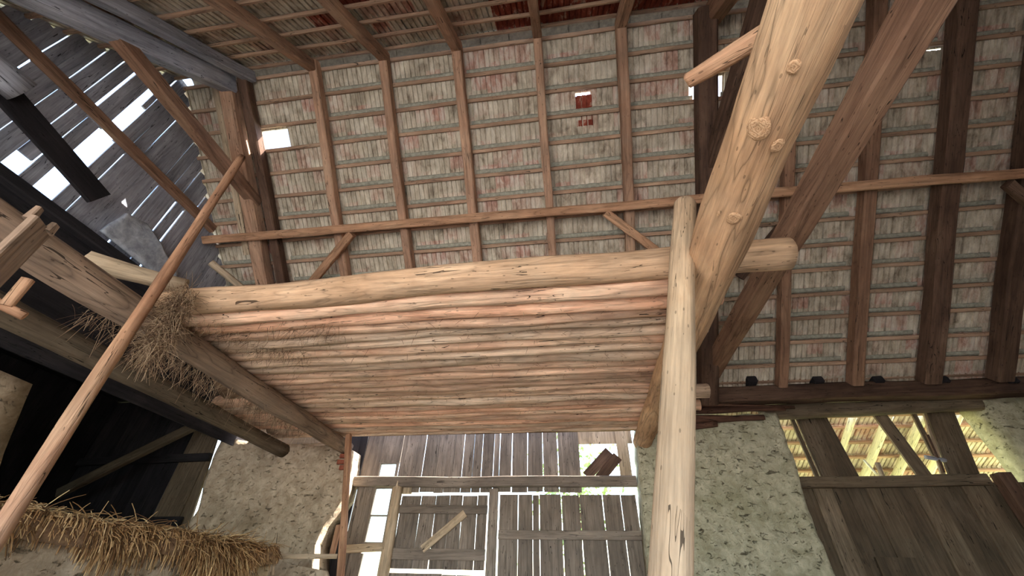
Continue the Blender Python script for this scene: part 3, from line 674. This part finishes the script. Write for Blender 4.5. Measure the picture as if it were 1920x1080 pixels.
# ================================================================== LEFT BAY BACK WALL
bay = empty('wall_back_bay', (-7, 6.1, 2)); struct(bay)
xs = [-8.4, -8.1, -7.8, -7.52, -7.24, -6.96, -6.68, -6.42, -6.16, -5.95]
for i, (a, b) in enumerate(zip(xs, xs[1:])):
    g = .012 if i in (6, 8) else .001
    if i == 8: beam('plank', (-5.515, 6.22, 0), (-6.13, 6.22, 4.2), .24, .03, 'hatch', (0, -1, 0), bay, .004, 3, box=True)
    beam('plank', ((a+b)/2, 6.2, 0), ((a+b)/2+.02, 6.2, 4.25), b-a-g, .03, 'black' if i < 7 else 'hatch', (0, -1, 0), bay, .003, 2, box=True)
for z in (2.3, 3.2): beam('ledge', (-8.3, 6.15, z), (-5.85, 6.15, z+.05), .06, .12, 'black', None, bay)
for i in range(7):
    beam('plank', (-5.93, 6.46, 2.95+i*.23), (-3.3, 6.46, 2.95+i*.23), .24, .03, 'hatch', (0, -1, 0), bay, .003, 2, box=True)
tag(beam('brace', onY(110, 925, 5.85), onY(420, 772, 5.85), .14, .09, 'hatch', (0, -1, 0)), 'pale olive brace crossing the dark left bay', 'brace')

# ================================================================== DOOR WALL (recessed behind the piers)
DY = 6.40
def dx(x, y): return onY(x, y, DY).x
def dz(x, y): return onY(x, y, DY).z
def board(parent, x0, x1, z0, z1, y=DY, mat='door', th=.028, name='plank', tilt=0.0):
    return beam(name, ((x0+x1)/2-tilt, y, z0), ((x0+x1)/2+tilt, y, z1), x1-x0, th, mat, (0, -1, 0), parent, .003, 3, .1, box=True)
GZ = dz(925, 926.5)                          # top of the leaves
TZ = 3.62
# transom
tra = beam('door_transom', (dx(663, 905), DY-.07, dz(663, 905)), (dx(1192, 905), DY-.07, dz(1192, 905)), .1, .14, 'door', None, None, .008)
tag(tra, 'heavy transom beam across the barn door wall', 'beam')
# boards above the transom
upw = empty('door_head', (-1.3, DY, 3.2)); struct(upw)
cuts = [752, 795, 821, 838, 852, 869, 888, 904, 926, 937, 960, 989, 1018, 1046, 1086]
gw = {795: .022, 821: .018, 852: .014, 869: .02, 888: .008, 904: .016, 926: .02, 937: .018, 960: .024, 989: .024, 1018: .024, 1046: .014}
zl = dz(925, 923.5)
for a, b in zip(cuts, cuts[1:]):
    xa, xb = dx(a, 860)+gw.get(a, .002)*.27, dx(b, 860)-gw.get(b, .002)*.27
    top = TZ
    board(upw, xa, xb, zl+random.uniform(-.004, .012), top)
board(upw, dx(1086, 860)+.002, dx(1190, 860), dz(1120, 832), TZ, DY+.01, 'pale')
board(upw, dx(1160, 870), dx(1182, 870), dz(1170, 905), TZ, DY, 'pale', .04)
# two loose dark boards across the open corner
for k, (a, b) in enumerate((((1100, 893), (1142, 846)), ((1122, 900), (1158, 856)))):
    beam('loose_plank', onY(*a, DY-.02-.03*k), onY(*b, DY-.02-.03*k), .14, .03, 'dark', (0, -1, 0), upw, .003, 2, box=True)
# board frame round the window strip
wx0, wx1 = dx(712, 872)-.01, dx(748, 872)
board(upw, dx(690, 840)-.02, wx0, 0, TZ, DY+.02, 'door', .04)
board(upw, wx0, dx(752, 850), dz(730, 867), TZ, DY+.02, 'door', .03)
board(upw, -3.62, dx(690, 840)-.05, 0, TZ, DY+.04, 'black', .03)
wn1 = empty('window_1', ((wx0+wx1)/2, DY, 2.6)); struct(wn1)
zt, zb = dz(730, 869), dz(706, 1018); zc = dz(716, 967); zmid = dz(725, 915)
F = .035
beam('frame', (wx0+F/2, DY, zb), (wx0+F/2, DY, zt), F, .05, 'door', (0, -1, 0), wn1, .001, 1); beam('frame', (wx1-F/2, DY, zb), (wx1-F/2, DY, zt), F, .05, 'door', (0, -1, 0), wn1, .001, 1)
for z in (zb, zc, zmid, zt): beam('glazing_bar', (wx0, DY, z), (wx1, DY, z), .04, .022, 'door', None, wn1, .001, 1)
def pane(parent, x0, x1, z0, z1): beam('pane', ((x0+x1)/2, DY+.01, z0), ((x0+x1)/2, DY+.01, z1), x1-x0, .004, 'glass', (0, -1, 0), parent, 0, 1, box=True)
for a, b in ((zb, zc), (zc, zmid), (zmid, zt)): pane(wn1, wx0+F, wx1-F, a+.012, b-.012)
wn2 = empty('window_2', ((wx0+wx1)/2-.1, DY, 1.6)); struct(wn2)
z2t = dz(690, 1038); lx = [dx(648, 1060), dx(674, 1060), dx(722, 1060)]
for x in lx: beam('frame', (x, DY, .9), (x, DY, z2t), .045, .05, 'door', (0, -1, 0), wn2, .001, 1)
beam('frame', (lx[0], DY, .92), (lx[2], DY, .92), .05, .05, 'door', None, wn2, .001, 1)
for a, b in zip(lx, lx[1:]): pane(wn2, a+.02, b-.02, .93, z2t)
tag(beam('window_rail', (dx(646, 1028), DY-.03, dz(646, 1030)), (dx(730, 1028), DY-.03, dz(730, 1026)), .07, .1, 'pale', None, None, .004), 'pale rail between the tall and the low window', 'rail')
tag(log('door_post', (dx(722, 1080)-.0, DY-.06, 0), (dx(750, 915), DY-.06, dz(750, 905)), .085, .075, 'pale', None, .01, .006, 12), 'rounded timber door post right of the window strip', 'post')
board(upw, dx(752, 905)-.02, dx(775, 905), dz(760, 926), dz(760, 905), DY, 'pale', .05, 'hinge_block')
# wicket leaf
wk = empty('door_1', (-1.8, DY, 0)); struct(wk)
wa, wbx = dx(745, 990), dx(913, 990); wt, wbo = dz(830, 928.5), dz(830, 1068)
cut = [745, 783, 812, 839, 864, 893, 913]; 
for a, b in zip(cut, cut[1:]): board(wk, dx(a, 985)+.0055, dx(b, 985)-.0055, wbo, wt-random.uniform(0, .012), tilt=random.uniform(-.006, .002))
def rail(parent, x0, x1, z, h, y=DY-.035, mat='door', nm='rail'): return beam(nm, (x0, y, z), (x1, y, z), .04, h, mat, None, parent, .003, 3)
rail(wk, wa, wbx, dz(830, 956), .11); rail(wk, wa, wbx, dz(830, 1040), .13)
beam('brace', onY(792, 1030, DY-.04), onY(872, 962, DY-.04), .1, .04, 'pale', (0, -1, 0), wk, .003, 2)
for a, b in zip(cut, cut[1:]): board(wk, dx(a, 985)+.004, dx(b, 985)-.004, 1.0, dz(830, 1075)-random.uniform(0, .02))
rail(wk, wa, wbx, 1.12, .1)
tag(beam('door_stile', (dx(924, 990), DY-.04, 0), (dx(928, 925), DY-.04, dz(928, 918)), .13, .06, 'door', (0, -1, 0), None, .004), 'upright stile between wicket and wide door leaf', 'post')
# wide leaf
wl = empty('door_2', (.0, DY, 0)); struct(wl)
cut = [935, 971, 999, 1012, 1055, 1091, 1136, 1172, 1202]; gg = {971: .02, 999: .014, 1012: .018, 1055: .024, 1091: .022, 1136: .016, 1172: .022}
for a, b in zip(cut, cut[1:]):
    board(wl, dx(a, 1000)+gg.get(a, .009)*.27, dx(b, 1000)-gg.get(b, .009)*.27, .04, GZ-.005-random.uniform(0, .015), tilt=0)
rail(wl, dx(935, 1002), dx(1205, 1002), dz(1000, 1003), .11); rail(wl, dx(935, 1002), dx(1205, 1002), .5, .12)
rail(wl, dx(935, 1002), dx(1205, 1002), dz(1000, 905)-.02, .06, DY+.02)

# ================================================================== BOARDED HATCH AT THE RIGHT
HY = 6.30
def hx(x, y): return onY(x, y, HY).x
def hz(x, y): return onY(x, y, HY).z
ht = empty('wall_back_hatch', (4.1, HY, 2)); struct(ht)
beam('rail', (2.9, HY-.05, hz(1510, 908)), (hx(1845, 900), HY-.05, hz(1845, 900)), .09, .13, 'hatch', None, ht, .008)
zr = hz(1650, 905)
lowc = [2.86, hx(1540, 960), hx(1575, 960), hx(1645, 960), hx(1690, 960), hx(1735, 960), hx(1775, 960), hx(1830, 960), hx(1870, 960), 5.75]
for i, (a, b) in enumerate(zip(lowc, lowc[1:])):
    board(ht, a-.006, b+.006, 0, zr+random.uniform(-.02, .02), HY+(.0 if i % 2 else .025), 'hatch', tilt=random.uniform(-.004, .004))
board(ht, hx(1655, 1050)-.1, hx(1710, 1050)+.02, .6, hz(1690, 1046), HY-.045, 'hatch', .03, 'patch_plank')
zt2 = 3.86
def slant(a, b, w, mat='hatch', y=HY+.01, th=.03, nm='plank'): return beam(nm, onY(*a, y), onY(*b, y), w, th, mat, (0, -1, 0), ht, .003, 3, box=True)
slant((1548, 895), (1490, 762), .12, y=HY+.03); slant((1532, 895), (1478, 770), .05); slant((1590, 895), (1518, 758), .33 if False else .26, y=HY+.02)
slant((1560, 895), (1502, 762), .22)
slant((1738, 898), (1632, 755), .17, y=HY-.02); slant((1752, 855), (1702, 755), .06); slant((1808, 895), (1752, 750), .34, y=HY+.02)
slant((1770, 898), (1728, 752), .05, 'pale', HY+.05)
tag(beam('broken_branch', onY(1770, 885, HY-.06), onY(1738, 815, HY-.06), .03, .03, 'dark', (0, -1, 0), None, .006, 4), 'dark broken stick poking up in the hatch gap', 'stick')
tag(log('wood_chunk', onY(1735, 855, HY-.04), onY(1772, 862, HY-.04), .035, .03, 'board', None, .01, .012, 8, 5), 'grey splintered chunk wedged among the hatch boards', 'chunk')
tag(log('thin_stake', onY(1645, 890, HY+.1), onY(1620, 862, HY+.1), .018, .014, 'daylit_rafter', None, .003, .002, 8, 4), 'thin pale stake behind the hatch rail', 'stake')
tag(log('hatch_stub', onY(1655, 895, HY+.08), onY(1645, 868, HY+.08), .03, .03, 'pale', None, .003, .003, 8, 4), 'short round stub beside the thin pale stake', 'stub')
tag(beam('door_jamb', (5.3, 6.2, 0), (5.28, 6.2, zr+.08), .16, .16, 'dark', (0, -1, 0), None, .008), 'dark jamb post at the right of the hatch boards', 'post')
# lean-to roof outside the hatch
LT = Frame((0, 6.75, 3.98), (1, 0, 0), (0, .9, -.436), (0, .436, .9))
lt = roof('ceiling', LT, 2.2, 7.0, 9, tile_far_me, 'tile', set(), lambda u, v: -abs(u-4.3)-v*.2, 90, .024, .05)
for i, (x, w) in enumerate(((1573, .085), (1632, .11), (1694, .12), (1755, .1))):
    d = ray(x, 830); o = LT.o; k = (o-CAM).dot(LT.n)/d.dot(LT.n); u = (CAM+d*k).x
    tag(log('lean_to_rafter', LT.p(u, .0, -.10), LT.p(u+.02, 3.1, -.10), w*.55, w*.5, 'daylit_rafter', None, .01, .006, 10, 16), ['pale daylit lean-to rafter nearest the left hatch boards', 'pale knotty lean-to rafter in the middle of the hatch gap', 'pale lean-to rafter behind the slanting hatch plank', 'pale lean-to rafter behind the widest upper hatch plank'][i], 'rafter', 'lean-to rafters seen through the hatch')

# ================================================================== OUTSIDE GREENERY
def tree(x, y, h, rad, n, label, trunk_r=.12):
    t = empty('tree', (x, y, 0), label, 'tree', 'trees outside the door')
    log('trunk', (x, y, -.1), (x+.2, y+.1, h*.75), trunk_r, trunk_r*.4, 'dark', t, .08, .02, 8, 10)
    vs, fs = [], []
    for k in range(n):
        c = V3((x, y, h*.68)) + V3((random.gauss(0, 1)*rad*.5, random.gauss(0, 1)*rad*.5, random.gauss(0, 1)*h*.17)); s = random.uniform(.05, .11)
        a = rv().normalized(); b = a.cross(rv()).normalized(); base = len(vs)
        vs += [c-a*s, c+b*s*.5, c+a*s, c-b*s*.5]; fs.append((base, base+1, base+2, base+3))
    stuff(link('foliage', mesh('foliage', vs, fs, 'leaf'), t))
tree(-.1, 12.5, 6.0, 1.2, 1500, 'leafy green tree outside the open door corner')
tree(4.6, 14, 5.2, 1.8, 2200, 'broad green tree beyond the lean-to')
